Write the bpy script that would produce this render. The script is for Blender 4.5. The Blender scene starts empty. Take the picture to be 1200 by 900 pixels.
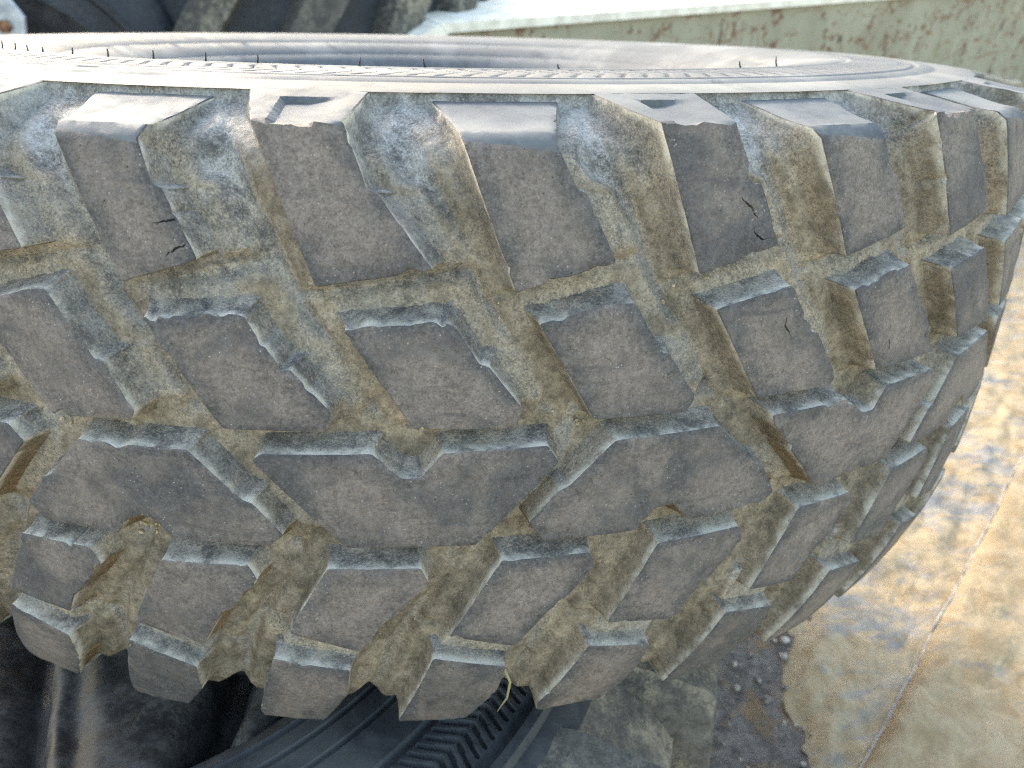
import bpy, math, json, random
import numpy as np
from mathutils import Matrix, Vector
from mathutils.geometry import delaunay_2d_cdt

sc = bpy.context.scene
COL = sc.collection
rng = np.random.RandomState(7)
random.seed(7)

# ------------------------------------------------------------------ camera, sky, sun, exposure
CAM_H = 1.05
cam_d = bpy.data.cameras.new('camera')
cam = bpy.data.objects.new('camera', cam_d)
COL.objects.link(cam)
cr = Vector((0.995291, -0.090649, 0.034336)); cu = Vector((0.020659, 0.544453, 0.838537)); cf = Vector((0.094707, 0.833879, -0.543762))
cam.matrix_world = Matrix(((cr.x, cu.x, -cf.x, 0), (cr.y, cu.y, -cf.y, 0), (cr.z, cu.z, -cf.z, CAM_H), (0, 0, 0, 1)))
cam_d.sensor_width = 36.0
cam_d.lens = 922.16 / 1200 * 36
cam_d.clip_start = 0.02
cam_d.clip_end = 500
cam_d.dof.use_dof = True
cam_d.dof.focus_distance = 0.43
cam_d.dof.aperture_fstop = 10.0
sc.camera = cam

SUN_EL, SUN_AZ = math.radians(31), math.radians(-32)      # azimuth from +Y, clockwise seen from above
world = bpy.data.worlds.new('World'); sc.world = world
world.use_nodes = True
wn = world.node_tree.nodes; wl = world.node_tree.links
bg = wn['Background']
sky = wn.new('ShaderNodeTexSky'); sky.sky_type = 'NISHITA'; sky.sun_disc = False
sky.sun_elevation = SUN_EL; sky.sun_rotation = SUN_AZ
sky.air_density = 1.7; sky.dust_density = 2.6; sky.ozone_density = 0.3
wl.new(sky.outputs['Color'], bg.inputs['Color']); bg.inputs['Strength'].default_value = 0.15
sun_d = bpy.data.lights.new('sun', 'SUN'); sun_d.energy = 1.3; sun_d.angle = math.radians(10.0); sun_d.color = (1.0, 0.93, 0.82)
sun = bpy.data.objects.new('sun', sun_d); COL.objects.link(sun)
sdir = Vector((math.sin(SUN_AZ) * math.cos(SUN_EL), math.cos(SUN_AZ) * math.cos(SUN_EL), math.sin(SUN_EL)))
sun.rotation_euler = sdir.to_track_quat('Z', 'Y').to_euler()
sun.location = sdir * 20
vs = sc.view_settings
vs.view_transform = 'Standard'; vs.look = 'None'; vs.exposure = 2.4; vs.gamma = 1.0; vs.use_curve_mapping = False
sc.cycles.use_denoising = False
sc.cycles.filter_width = 1.2
sc.cycles.max_bounces = 8

# ------------------------------------------------------------------ node helpers
class Mat:
    def __init__(s, name, rough=0.8, spec=0.4):
        s.m = bpy.data.materials.new(name); s.m.use_nodes = True
        s.t = s.m.node_tree; s.n = s.t.nodes; s.b = s.n['Principled BSDF']
        s.b.inputs['Roughness'].default_value = rough
        s.b.inputs['Specular IOR Level'].default_value = spec
        s.tc = s.n.new('ShaderNodeTexCoord')
    def put(s, sock, v):
        if hasattr(v, 'is_linked'): s.t.links.new(v, sock)
        elif isinstance(v, (tuple, list)) and len(v) == 3 and sock.type == 'RGBA': sock.default_value = (*v, 1)
        else: sock.default_value = v
    def math(s, op, a, b=0.0, c=None, clamp=False):
        n = s.n.new('ShaderNodeMath'); n.operation = op; n.use_clamp = clamp
        s.put(n.inputs[0], a); s.put(n.inputs[1], b)
        if c is not None: s.put(n.inputs[2], c)
        return n.outputs[0]
    def noise(s, scale, detail=4, rough=0.55, vec=None, dist=0.0, stretch=None, color=False):
        n = s.n.new('ShaderNodeTexNoise'); n.inputs['Scale'].default_value = scale
        n.inputs['Detail'].default_value = detail; n.inputs['Roughness'].default_value = rough; n.inputs['Distortion'].default_value = dist
        v = vec or s.tc.outputs['Object']
        if stretch:
            mp = s.n.new('ShaderNodeMapping'); mp.inputs['Scale'].default_value = stretch[:3]
            if len(stretch) > 3: mp.inputs['Rotation'].default_value = stretch[3]
            s.t.links.new(v, mp.inputs['Vector']); v = mp.outputs['Vector']
        s.t.links.new(v, n.inputs['Vector'])
        return n.outputs['Color' if color else 'Fac']
    def voro(s, scale, feature='F1', out='Distance', rand=1.0):
        n = s.n.new('ShaderNodeTexVoronoi'); n.feature = feature; n.inputs['Scale'].default_value = scale
        n.inputs['Randomness'].default_value = rand
        s.t.links.new(s.tc.outputs['Object'], n.inputs['Vector']); return n.outputs[out]
    def ramp(s, v, lo, hi, a=0.0, b=1.0):
        n = s.n.new('ShaderNodeMapRange'); n.interpolation_type = 'SMOOTHSTEP'
        s.put(n.inputs['Value'], v); s.put(n.inputs['From Min'], lo); s.put(n.inputs['From Max'], hi)
        s.put(n.inputs['To Min'], a); s.put(n.inputs['To Max'], b); return n.outputs['Result']
    def mix(s, f, a, b):
        n = s.n.new('ShaderNodeMix'); n.data_type = 'RGBA'
        s.put(n.inputs['Factor'], f); s.put(n.inputs[6], a); s.put(n.inputs[7], b); return n.outputs[2]
    def attr(s, name):
        n = s.n.new('ShaderNodeAttribute'); n.attribute_name = name; return n.outputs['Fac']
    def bump(s, h, strength, dist):
        n = s.n.new('ShaderNodeBump'); n.inputs['Strength'].default_value = strength; n.inputs['Distance'].default_value = dist
        s.t.links.new(h, n.inputs['Height'])
        last = getattr(s, '_bump', None)
        if last: s.t.links.new(last, n.inputs['Normal'])
        s._bump = n.outputs[0]; s.t.links.new(s._bump, s.b.inputs['Normal'])
    def color(s, c): s.put(s.b.inputs['Base Color'], c)
    def rough(s, v): s.put(s.b.inputs['Roughness'], v)

# worn running face of the tread: brown-grey scuffed rubber with dust, grit specks and bare dark rims
def mat_tread():
    m = Mat('worn_tread_rubber', 0.8, 0.25)
    e = m.attr('edge')
    oi = m.n.new('ShaderNodeObjectInfo'); rnd = oi.outputs['Random']
    ad = m.n.new('ShaderNodeVectorMath'); ad.operation = 'ADD'; m.t.links.new(m.tc.outputs['Object'], ad.inputs[0])
    cb = m.n.new('ShaderNodeCombineXYZ'); m.t.links.new(m.math('MULTIPLY', rnd, 7.0), cb.inputs[0]); m.t.links.new(m.math('MULTIPLY', rnd, 3.0), cb.inputs[1])
    m.t.links.new(cb.outputs[0], ad.inputs[1]); v = ad.outputs[0]
    n1 = m.noise(17, 6, 0.65, v, 0.4); n2 = m.noise(60, 6, 0.7, v); n3 = m.noise(420, 5, 0.85); n4 = m.noise(950, 3, 0.8); n5 = m.noise(190, 5, 0.75)
    mixn = m.math('ADD', m.math('MULTIPLY', n3, 0.40), m.math('ADD', m.math('MULTIPLY', m.math('ADD', n2, n4), 0.18), m.math('MULTIPLY', n5, 0.24)))
    br = m.mix(m.ramp(mixn, 0.36, 0.64), (0.072, 0.058, 0.050), (0.225, 0.186, 0.162))
    dk = m.mix(m.ramp(mixn, 0.36, 0.66), (0.024, 0.024, 0.026), (0.092, 0.088, 0.091))
    # bare dark rubber along the rims, in patches, and as scuff streaks that differ from block to block
    rim = m.ramp(m.math('ADD', e, m.math('MULTIPLY', m.math('SUBTRACT', n1, 0.5), 0.05)), 0.0, 0.017, 1.0, 0.0)
    patch = m.ramp(m.math('ADD', m.math('ADD', n1, m.math('MULTIPLY', m.math('SUBTRACT', mixn, 0.5), 0.5)), m.math('MULTIPLY', m.math('SUBTRACT', rnd, 0.5), 0.22)), 0.46, 0.68)
    f = m.math('MAXIMUM', m.math('MULTIPLY', rim, m.ramp(n1, 0.36, 0.56, 0.15, 1.0)), m.math('MULTIPLY', patch, 0.85))
    c = m.mix(f, br, dk)
    st = m.noise(16, 5, 0.65, v, 0.5, (1.0, 1.0, 7.0, (0.0, 0.5, 0.4)))
    c = m.mix(m.ramp(st, 0.56, 0.70, 0, 0.5), c, (0.045, 0.043, 0.047))
    c = m.mix(m.ramp(m.noise(12, 5, 0.6, v, 0.3, (6.0, 1.0, 1.0, (0.3, 0.2, 0.5))), 0.60, 0.74, 0, 0.25), c, (0.23, 0.20, 0.175))
    sp = m.ramp(m.voro(330), 0.08, 0.17, 1, 0)
    c = m.mix(m.math('MULTIPLY', sp, m.ramp(n2, 0.48, 0.6, 0, 0.75)), c, (0.36, 0.32, 0.28))
    pt = m.ramp(m.voro(120), 0.045, 0.075, 0.9, 0)
    c = m.mix(m.math('MULTIPLY', pt, m.ramp(n1, 0.45, 0.55)), c, (0.022, 0.02, 0.02))
    c = m.mix(m.ramp(n4, 0.30, 0.42, 0.7, 0.0), c, (0.040, 0.036, 0.034))
    c = m.mix(m.ramp(n4, 0.60, 0.72, 0.0, 0.6), c, (0.27, 0.235, 0.21))
    m.color(c)
    m.rough(m.ramp(n2, 0.3, 0.7, 0.65, 0.92))
    m.bump(m.noise(1000, 4, 0.8), 0.45, 0.0005)
    m.bump(n5, 0.25, 0.0010)
    return m.m

# moulded rubber in the grooves: dusty dark rubber, a film of tan dust, dried mud in the corners
def mat_groove():
    m = Mat('dusty_groove_rubber', 0.8, 0.25)
    d = m.attr('dep'); dirt = m.attr('dirt')
    n1 = m.noise(13, 5, 0.6, None, 0.5); n2 = m.noise(45, 6, 0.68, None, 0.4); n3 = m.noise(230, 6, 0.82); n4 = m.noise(800, 4, 0.8); n5 = m.noise(100, 6, 0.75)
    fine = m.math('ADD', m.math('MULTIPLY', n3, 0.5), m.math('MULTIPLY', n4, 0.5))
    rub = m.mix(m.ramp(m.math('ADD', m.math('MULTIPLY', n2, .5), m.math('MULTIPLY', fine, .5)), 0.36, 0.64), (0.046, 0.045, 0.046), (0.235, 0.224, 0.208))
    tan = m.mix(m.ramp(fine, 0.36, 0.64), (0.140, 0.107, 0.072), (0.440, 0.355, 0.256))
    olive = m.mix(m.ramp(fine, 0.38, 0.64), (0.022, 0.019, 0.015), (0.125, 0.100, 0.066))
    a = m.math('ADD', m.math('MULTIPLY', n5, 0.25), m.math('MULTIPLY', n1, 0.50))
    a = m.math('ADD', a, m.math('MULTIPLY', fine, 0.40))
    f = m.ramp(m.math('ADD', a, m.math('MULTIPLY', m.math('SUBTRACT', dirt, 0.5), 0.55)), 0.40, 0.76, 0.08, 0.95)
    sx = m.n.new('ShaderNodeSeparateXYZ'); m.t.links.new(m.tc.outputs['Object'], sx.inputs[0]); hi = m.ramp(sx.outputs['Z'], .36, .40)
    pale = m.math('MULTIPLY', m.ramp(dirt, 0.10, 0.36, 0.85, 0), m.ramp(m.math('ADD', m.math('MULTIPLY', n2, .4), m.math('ADD', m.math('MULTIPLY', fine, .3), m.math('MULTIPLY', n5, .3))), 0.42, 0.60, 0.0, 0.9))  # pale dust, also painted in as sky light on upward-facing walls
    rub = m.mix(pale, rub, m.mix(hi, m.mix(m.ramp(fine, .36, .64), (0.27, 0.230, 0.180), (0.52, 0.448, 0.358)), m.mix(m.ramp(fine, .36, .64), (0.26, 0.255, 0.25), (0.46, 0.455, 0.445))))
    c = m.mix(f, rub, tan)
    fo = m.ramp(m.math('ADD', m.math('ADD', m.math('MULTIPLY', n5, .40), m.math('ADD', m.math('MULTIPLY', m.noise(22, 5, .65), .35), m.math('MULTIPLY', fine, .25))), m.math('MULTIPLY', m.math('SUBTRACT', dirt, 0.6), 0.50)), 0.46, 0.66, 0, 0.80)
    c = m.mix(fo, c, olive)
    c = m.mix(m.math('MULTIPLY', m.ramp(dirt, 0.74, 0.86), m.ramp(n2, .3, .6, .5, .95)), c, m.mix(m.ramp(fine, .36, .64), (0.075, 0.048, 0.024), (0.235, 0.160, 0.085)))  # brown on downward-facing walls stands in for shade under the blocks
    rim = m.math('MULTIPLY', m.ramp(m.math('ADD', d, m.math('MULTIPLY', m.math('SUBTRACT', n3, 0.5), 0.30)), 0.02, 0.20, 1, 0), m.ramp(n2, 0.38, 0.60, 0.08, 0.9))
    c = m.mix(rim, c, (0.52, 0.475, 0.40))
    c = m.mix(m.ramp(n4, 0.58, 0.70, 0, 0.6), c, (0.42, 0.375, 0.295))
    c = m.mix(m.ramp(n4, 0.30, 0.42, 0.65, 0), c, (0.045, 0.043, 0.04))
    m.color(c)
    m.rough(m.ramp(f, 0, 1, 0.65, 0.95))
    m.bump(n5, 0.30, 0.0016)
    m.bump(m.noise(700, 4, 0.8), 0.6, 0.0006)
    return m.m

def mat_sidewall(name='weathered_sidewall', tint=1.0):
    m = Mat(name, 0.75, 0.2)
    n1 = m.noise(9, 5, 0.6); n2 = m.noise(60, 5, 0.65); n3 = m.noise(500, 4, 0.75)
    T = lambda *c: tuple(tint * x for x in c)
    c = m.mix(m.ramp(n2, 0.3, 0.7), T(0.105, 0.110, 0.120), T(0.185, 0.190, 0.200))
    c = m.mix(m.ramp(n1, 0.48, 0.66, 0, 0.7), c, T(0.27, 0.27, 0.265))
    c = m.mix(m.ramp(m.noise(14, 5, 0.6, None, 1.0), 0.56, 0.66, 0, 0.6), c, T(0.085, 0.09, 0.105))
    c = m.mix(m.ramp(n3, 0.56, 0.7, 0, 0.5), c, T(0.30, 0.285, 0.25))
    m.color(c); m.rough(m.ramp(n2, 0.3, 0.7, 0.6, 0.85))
    m.bump(n3, 0.3, 0.0005)
    return m.m

def mat_plain_rubber(name, a, b, rough=0.6, scale=40, grit=(0.2, 0.18, 0.14), gf=0.3):
    m = Mat(name, rough, 0.3)
    n2 = m.noise(scale, 6, 0.68); n3 = m.noise(scale * 8, 5, 0.78); n1 = m.noise(scale * 0.3, 4)
    c = m.mix(m.ramp(m.math('ADD', m.math('MULTIPLY', n2, .7), m.math('MULTIPLY', n3, .3)), 0.34, 0.66), a, b)
    c = m.mix(m.math('MULTIPLY', m.ramp(m.math('ADD', m.math('MULTIPLY', n2, .6), m.math('MULTIPLY', n3, .4)), 0.44, 0.64), m.ramp(n1, 0.40, 0.65, 0, gf * 1.6)), c, grit)
    m.color(c); m.rough(m.ramp(n2, 0.3, 0.7, rough - 0.1, rough + 0.2))
    m.bump(n3, 0.3, 0.001)
    return m.m

# ------------------------------------------------------------------ mesh helpers
def link(name, me, parent=None, loc=None):
    o = bpy.data.objects.new(name, me); COL.objects.link(o)
    if parent is not None: o.parent = parent
    if loc is not None: o.location = loc
    return o
def tag(o, label=None, cat=None, group=None, kind=None):
    if label: o['label'] = label
    if cat: o['category'] = cat
    if group: o['group'] = group
    if kind: o['kind'] = kind
    return o
def make_mesh(name, verts, faces, mats, midx=None, attrs=None, sharp=None, smooth=True):
    me = bpy.data.meshes.new(name)
    V = np.asarray(verts, float)
    me.from_pydata(V.tolist(), [], faces if isinstance(faces, list) else faces.tolist())
    for mm in mats: me.materials.append(mm)
    if midx is not None: me.polygons.foreach_set('material_index', np.asarray(midx, np.int32))
    me.polygons.foreach_set('use_smooth', np.full(len(me.polygons), smooth))
    for k, a in (attrs or {}).items():
        at = me.attributes.new(k, 'FLOAT', 'POINT'); at.data.foreach_set('value', np.asarray(a, np.float32))
    me.update()
    if sharp: me.set_sharp_from_angle(angle=math.radians(sharp))
    return me
def grid_faces(nu, nv, wrap=False, off=0):
    i = np.arange(nu if wrap else nu - 1)[:, None]; j = np.arange(nv - 1)[None, :]
    i2 = (i + 1) % nu
    a = i * nv + j; b = i2 * nv + j; c = i2 * nv + j + 1; d = i * nv + j + 1
    return (np.stack([a, b, c, d], -1).reshape(-1, 4) + off)
def _h(ix, iy, iz):
    h = (ix * 374761393 + iy * 668265263 + iz * 2147483647 + 1442695041) & 0xFFFFFFFF
    h = ((h ^ (h >> 13)) * 1274126177) & 0xFFFFFFFF
    return ((h ^ (h >> 16)) & 0xFFFF) / 65535.0
def vnoise(x, y, z=0.0):
    x, y, z = np.broadcast_arrays(np.asarray(x, float), np.asarray(y, float), np.asarray(z, float))
    ix, iy, iz = np.floor(x).astype(np.int64), np.floor(y).astype(np.int64), np.floor(z).astype(np.int64)
    fx, fy, fz = x - ix, y - iy, z - iz
    fx, fy, fz = [t * t * (3 - 2 * t) for t in (fx, fy, fz)]
    r = 0
    for dx in (0, 1):
        for dy in (0, 1):
            for dz in (0, 1):
                w = (fx if dx else 1 - fx) * (fy if dy else 1 - fy) * (fz if dz else 1 - fz)
                r = r + w * _h(ix + dx, iy + dy, iz + dz)
    return r * 2 - 1
def fbm(x, y, z=0.0, o=4):
    r = 0; a = 1.0; s = 0
    for k in range(o):
        r = r + a * vnoise(x * 2 ** k + 17.3 * k, y * 2 ** k + 5.1 * k, z * 2 ** k); s += a; a *= 0.5
    return r / s
def sstep(a, b, x):
    t = np.clip((x - a) / (b - a), 0, 1); return t * t * (3 - 2 * t)
# ------------------------------------------------------------------ the tyre: profile, tread pattern
S = 0.62                    # tyre radius in metres
DTH = 0.16110               # one tread pitch (39 round the tyre)
ZB = -0.74                  # base of the tyre in profile units
NP = 39
V_TOP, V_RING, V_BOT, V_LRING = -0.072, 0.0138, -0.700, -0.788
def r_prof(z):
    dz = z + 0.385
    r = 1 - .2 * dz ** 2 - .9 * dz ** 4
    return r - np.where(dz < -.15, .0165 * ((-dz - .15) / .155) ** 2, 0)
def _outline(v):
    r0 = r_prof(np.clip(v, V_BOT, V_TOP)); z0 = np.clip(v, V_BOT, V_TOP)
    e = np.maximum(v - V_TOP, 0); r0 = r0 - e * .986; z0 = z0 + e * .165
    e = np.maximum(V_BOT - v, 0); return r0 - e * .975, z0 - e * .22
def _floor(v):
    fr, fz = r_prof(np.clip(v, -.62, -.16)) - .046, np.clip(v, -.62, -.16)
    for lo, hi, P0, P1, P2 in ((-.16, V_RING, (.9416, -.16), (.9390, -.098), (.8885, -.0675)), (-.62, V_LRING, (.9322, -.62), (.926, -.690), (.8725, -.708))):
        t = np.clip((v - lo) / (hi - lo), 0, 1); k = t > 0
        fr = np.where(k, (1 - t) ** 2 * P0[0] + 2 * t * (1 - t) * P1[0] + t * t * P2[0], fr)
        fz = np.where(k, (1 - t) ** 2 * P0[1] + 2 * t * (1 - t) * P1[1] + t * t * P2[1], fz)
    return fr, fz
def d_floor(v):
    v = np.asarray(v, float); r0, z0 = _outline(v); fr, fz = _floor(v); return np.hypot(fr - r0, fz - z0)
def envelope(v, D):
    """point (r, z) of the moulded outline at v, D below it towards the groove floor"""
    v = np.asarray(v, float)
    r0, z0 = _outline(v); fr, fz = _floor(v); L = np.hypot(fr - r0, fz - z0)
    return r0 + D * (fr - r0) / L, z0 + D * (fz - z0) / L
def to3d(th, v, D):
    r, z = envelope(v, D)
    return np.stack([r * np.sin(th) * S, -r * np.cos(th) * S, (z - ZB) * S], -1)

POLY = json.loads('{"can":{"A":[[-2.594,-0.1921],[-2.093,-0.1753],[-2.252,-0.1223],[-2.299,-0.1193],[-2.398,-0.0876],[-2.25,0.0132],[-3.0,0.0132],[-2.849,-0.0859]],"B":[[-2.594,-0.1921],[-2.093,-0.1753],[-2.252,-0.1223],[-2.299,-0.1193],[-2.421,-0.0724],[-2.35,0.0165],[-3.05,0.0165],[-2.858,-0.0714]],"2":[[-2.484,-0.2238],[-2.134,-0.3152],[-1.586,-0.3165],[-1.551,-0.3047],[-1.735,-0.2601],[-1.783,-0.2581],[-1.98,-0.21]],"4":[[-2.635,-0.4574],[-2.92,-0.546],[-2.49,-0.564],[-2.349,-0.5251],[-2.264,-0.5136],[-2.069,-0.4756],[-2.114,-0.4576]],"5":[[-3.048,-0.5781],[-3.322,-0.6854],[-2.897,-0.7154],[-2.64,-0.6423],[-2.59,-0.5973]],"U":[[-1.969,-0.3374],[-1.989,-0.346],[-1.527,-0.4338],[-0.8,-0.434],[-0.345,-0.353],[-0.428,-0.3373],[-0.989,-0.3372],[-1.1,-0.361],[-1.2,-0.361],[-1.367,-0.3377]],"D":[[-2.028,-0.341],[-2.268,-0.384],[-2.318,-0.387],[-2.477,-0.4193],[-2.387,-0.436],[-1.855,-0.4365],[-1.74,-0.4145],[-1.62,-0.413],[-1.505,-0.435],[-0.966,-0.4345],[-0.876,-0.4235],[-1.02,-0.389],[-1.065,-0.387],[-1.362,-0.338]]},"vis":{"0":{"B":[[-2.594,-0.1921],[-2.093,-0.1753],[-2.252,-0.1223],[-2.299,-0.1193],[-2.421,-0.0724],[-2.35,0.0165],[-3.05,0.0165],[-2.858,-0.0714]],"2":[[-2.484,-0.2238],[-2.106,-0.3191],[-1.631,-0.3165],[-1.596,-0.3075],[-1.73,-0.2642],[-1.778,-0.2622],[-2.005,-0.2057]],"4":[[-2.57,-0.4608],[-2.858,-0.5453],[-2.397,-0.554],[-2.312,-0.5274],[-2.227,-0.5159],[-2.032,-0.4779],[-2.077,-0.4599]],"5":[[-2.948,-0.5727],[-3.336,-0.6968],[-2.837,-0.7034],[-2.575,-0.6423],[-2.525,-0.5973]],"D":[[-1.978,-0.341],[-2.221,-0.384],[-2.271,-0.387],[-2.434,-0.4193],[-2.344,-0.436],[-1.855,-0.4365],[-1.74,-0.4145],[-1.62,-0.413],[-1.505,-0.435],[-0.954,-0.4345],[-0.864,-0.4215],[-1.02,-0.389],[-1.065,-0.387],[-1.337,-0.3398]]},"1":{"A":[[-2.551,-0.1957],[-2.148,-0.1748],[-2.3,-0.1224],[-2.347,-0.1194],[-2.405,-0.0876],[-2.25,0.0132],[-3.0,0.0132],[-2.835,-0.0892]],"2":[[-2.475,-0.2232],[-2.123,-0.3169],[-1.579,-0.3165],[-1.544,-0.2989],[-1.737,-0.261],[-1.785,-0.259],[-1.953,-0.2171]],"4":[[-2.62,-0.4618],[-2.915,-0.5467],[-2.484,-0.5678],[-2.33,-0.5251],[-2.245,-0.5136],[-2.05,-0.4756],[-2.095,-0.4576]],"5":[[-3.017,-0.5781],[-3.275,-0.683],[-2.958,-0.7195],[-2.64,-0.6502],[-2.59,-0.6052]],"U":[[-1.934,-0.3393],[-1.989,-0.346],[-1.525,-0.4337],[-0.8,-0.434],[-0.345,-0.353],[-0.41,-0.3352],[-0.973,-0.3371],[-1.1,-0.361],[-1.2,-0.361],[-1.351,-0.3369]]},"2":{"B":[[-2.577,-0.1929],[-2.006,-0.179],[-2.265,-0.1216],[-2.312,-0.1186],[-2.413,-0.0717],[-2.35,0.0165],[-3.05,0.0165],[-2.852,-0.0702]],"2":[[-2.456,-0.2274],[-2.125,-0.3138],[-1.59,-0.3165],[-1.555,-0.2986],[-1.732,-0.2597],[-1.78,-0.2577],[-1.931,-0.2171]],"4":[[-2.642,-0.4583],[-2.924,-0.5396],[-2.495,-0.5628],[-2.349,-0.5252],[-2.264,-0.5137],[-2.069,-0.4757],[-2.114,-0.4577]],"5":[[-3.048,-0.5782],[-3.289,-0.6854],[-2.861,-0.7034],[-2.63,-0.637],[-2.58,-0.592]]},"3":{"A":[[-2.6,-0.1977],[-2.082,-0.177],[-2.247,-0.1222],[-2.294,-0.1192],[-2.398,-0.086],[-2.25,0.0132],[-3.0,0.0132],[-2.849,-0.0859]],"2":[[-2.48,-0.2243],[-2.16,-0.314],[-1.604,-0.3165],[-1.569,-0.302],[-1.748,-0.2591],[-1.796,-0.2571],[-1.98,-0.2087]],"4":[[-2.653,-0.4539],[-2.956,-0.5444],[-2.555,-0.5652],[-2.36,-0.5224],[-2.275,-0.5109],[-2.08,-0.4729],[-2.125,-0.4549]],"5":[[-3.057,-0.5752],[-3.322,-0.6974],[-2.897,-0.7154],[-2.65,-0.6412],[-2.6,-0.5962]],"D":[[-2.028,-0.3363],[-2.283,-0.3784],[-2.333,-0.3814],[-2.503,-0.4131],[-2.413,-0.436],[-1.855,-0.4365],[-1.74,-0.4145],[-1.62,-0.413],[-1.505,-0.435],[-0.979,-0.4345],[-0.889,-0.4254],[-1.02,-0.389],[-1.065,-0.387],[-1.387,-0.3362]]},"4":{"B":[[-2.611,-0.1914],[-2.122,-0.1723],[-2.258,-0.1209],[-2.305,-0.1179],[-2.428,-0.0724],[-2.35,0.0165],[-3.05,0.0165],[-2.858,-0.0714]],"2":[[-2.49,-0.2223],[-2.144,-0.3148],[-1.581,-0.3165],[-1.546,-0.3074],[-1.755,-0.2589],[-1.803,-0.2569],[-1.992,-0.21]],"4":[[-2.689,-0.4566],[-2.962,-0.5492],[-2.49,-0.564],[-2.348,-0.525],[-2.263,-0.5135],[-2.068,-0.4755],[-2.113,-0.4575]],"5":[[-3.064,-0.581],[-3.337,-0.6816],[-2.901,-0.717],[-2.662,-0.6428],[-2.612,-0.5978]],"U":[[-2.004,-0.3355],[-1.989,-0.346],[-1.528,-0.4339],[-0.8,-0.434],[-0.345,-0.353],[-0.446,-0.3395],[-1.005,-0.3372],[-1.1,-0.361],[-1.2,-0.361],[-1.383,-0.3385]]},"5":{"A":[[-2.605,-0.1905],[-2.103,-0.1727],[-2.235,-0.1225],[-2.282,-0.1195],[-2.363,-0.0884],[-2.25,0.0132],[-3.0,0.0132],[-2.868,-0.0859]],"2":[[-2.504,-0.2234],[-2.154,-0.3156],[-1.549,-0.3165],[-1.514,-0.3167],[-1.73,-0.2604],[-1.778,-0.2584],[-1.997,-0.2099]],"4":[[-2.628,-0.4558],[-2.902,-0.5531],[-2.49,-0.564],[-2.359,-0.529],[-2.274,-0.5175],[-2.079,-0.4795],[-2.124,-0.4615]],"5":[[-3.048,-0.5781],[-3.322,-0.6854],[-2.897,-0.7154],[-2.64,-0.6423],[-2.59,-0.5973]]},"6":{"B":[[-2.588,-0.1909],[-2.06,-0.1759],[-2.201,-0.1259],[-2.248,-0.1229],[-2.421,-0.0761],[-2.35,0.0165],[-3.05,0.0165],[-2.872,-0.0729]],"2":[[-2.489,-0.2265],[-2.134,-0.3152],[-1.586,-0.3165],[-1.551,-0.3047],[-1.735,-0.2601],[-1.783,-0.2581],[-1.973,-0.2172]],"4":[[-2.635,-0.4574],[-2.92,-0.546],[-2.49,-0.564],[-2.349,-0.5251],[-2.264,-0.5136],[-2.069,-0.4756],[-2.114,-0.4576]],"5":[[-3.048,-0.5781],[-3.322,-0.6854],[-2.897,-0.7154],[-2.64,-0.6423],[-2.59,-0.5973]],"D":[[-2.033,-0.3413],[-2.269,-0.3913],[-2.319,-0.3943],[-2.477,-0.4313],[-2.387,-0.436],[-1.855,-0.4365],[-1.74,-0.4145],[-1.62,-0.413],[-1.505,-0.435],[-0.966,-0.4345],[-0.876,-0.4235],[-1.02,-0.389],[-1.065,-0.387],[-1.362,-0.338]]}}}')

def d_top(kind, v):
    v = np.asarray(v, float); d = np.zeros_like(v)
    if kind == 'A': d = d + .0125 * np.clip((v + .087) / .018, 0, 1) - .0065 * sstep(-.06, .012, v)
    if kind == 'B': d = d - .0006
    if kind == '5': d = d + .020 * np.clip((-.702 - v) / .08, 0, 1)
    return d
def full_poly(kind, P):
    P = [tuple(p) for p in P]
    if kind == '5':     # the lug runs on round the lower shoulder
        i = 2
        P = P[:2] + [(P[1][0] + .05, V_LRING), (P[2][0] - .05, V_LRING)] + P[2:]
    return P
def drafts(kind, Q):
    n = len(Q); out = []
    for i in range(n):
        a, b = Q[i], Q[(i + 1) % n]
        t = b - a; nn = np.array([t[1], -t[0]]) / (np.hypot(*t) + 1e-9)
        if nn[1] > .75: d = .016
        elif nn[1] < -.75: d = .006
        elif nn[0] > 0: d = .022
        else: d = .020
        if kind in 'AB' and i == 1: d = .027
        if kind == '2' and i == 3: d = .027
        if kind in 'AB' and i == 3 and False: d = .02
        out.append(d)
    return np.array(out)
def offset_poly(Q, d):
    n = len(Q); out = []
    for i in range(n):
        p0, p1, p2 = Q[i - 1], Q[i], Q[(i + 1) % n]
        t1 = (p1 - p0) / np.hypot(*(p1 - p0)); t2 = (p2 - p1) / np.hypot(*(p2 - p1))
        n1 = np.array([t1[1], -t1[0]]); n2 = np.array([t2[1], -t2[0]])
        d1, d2 = d[i - 1], d[i]
        den = n1[0] * n2[1] - n1[1] * n2[0]
        if abs(den) < .3:
            o = (n1 * d1 + n2 * d2) / 2
        else:
            o = np.array([(d1 * n2[1] - d2 * n1[1]) / den, (n1[0] * d2 - n2[0] * d1) / den])
        m = 2.2 * max(abs(d1), abs(d2)); l = np.hypot(*o)
        if l > m: o = o * m / l
        out.append(p1 + o)
    return np.array(out)
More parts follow.
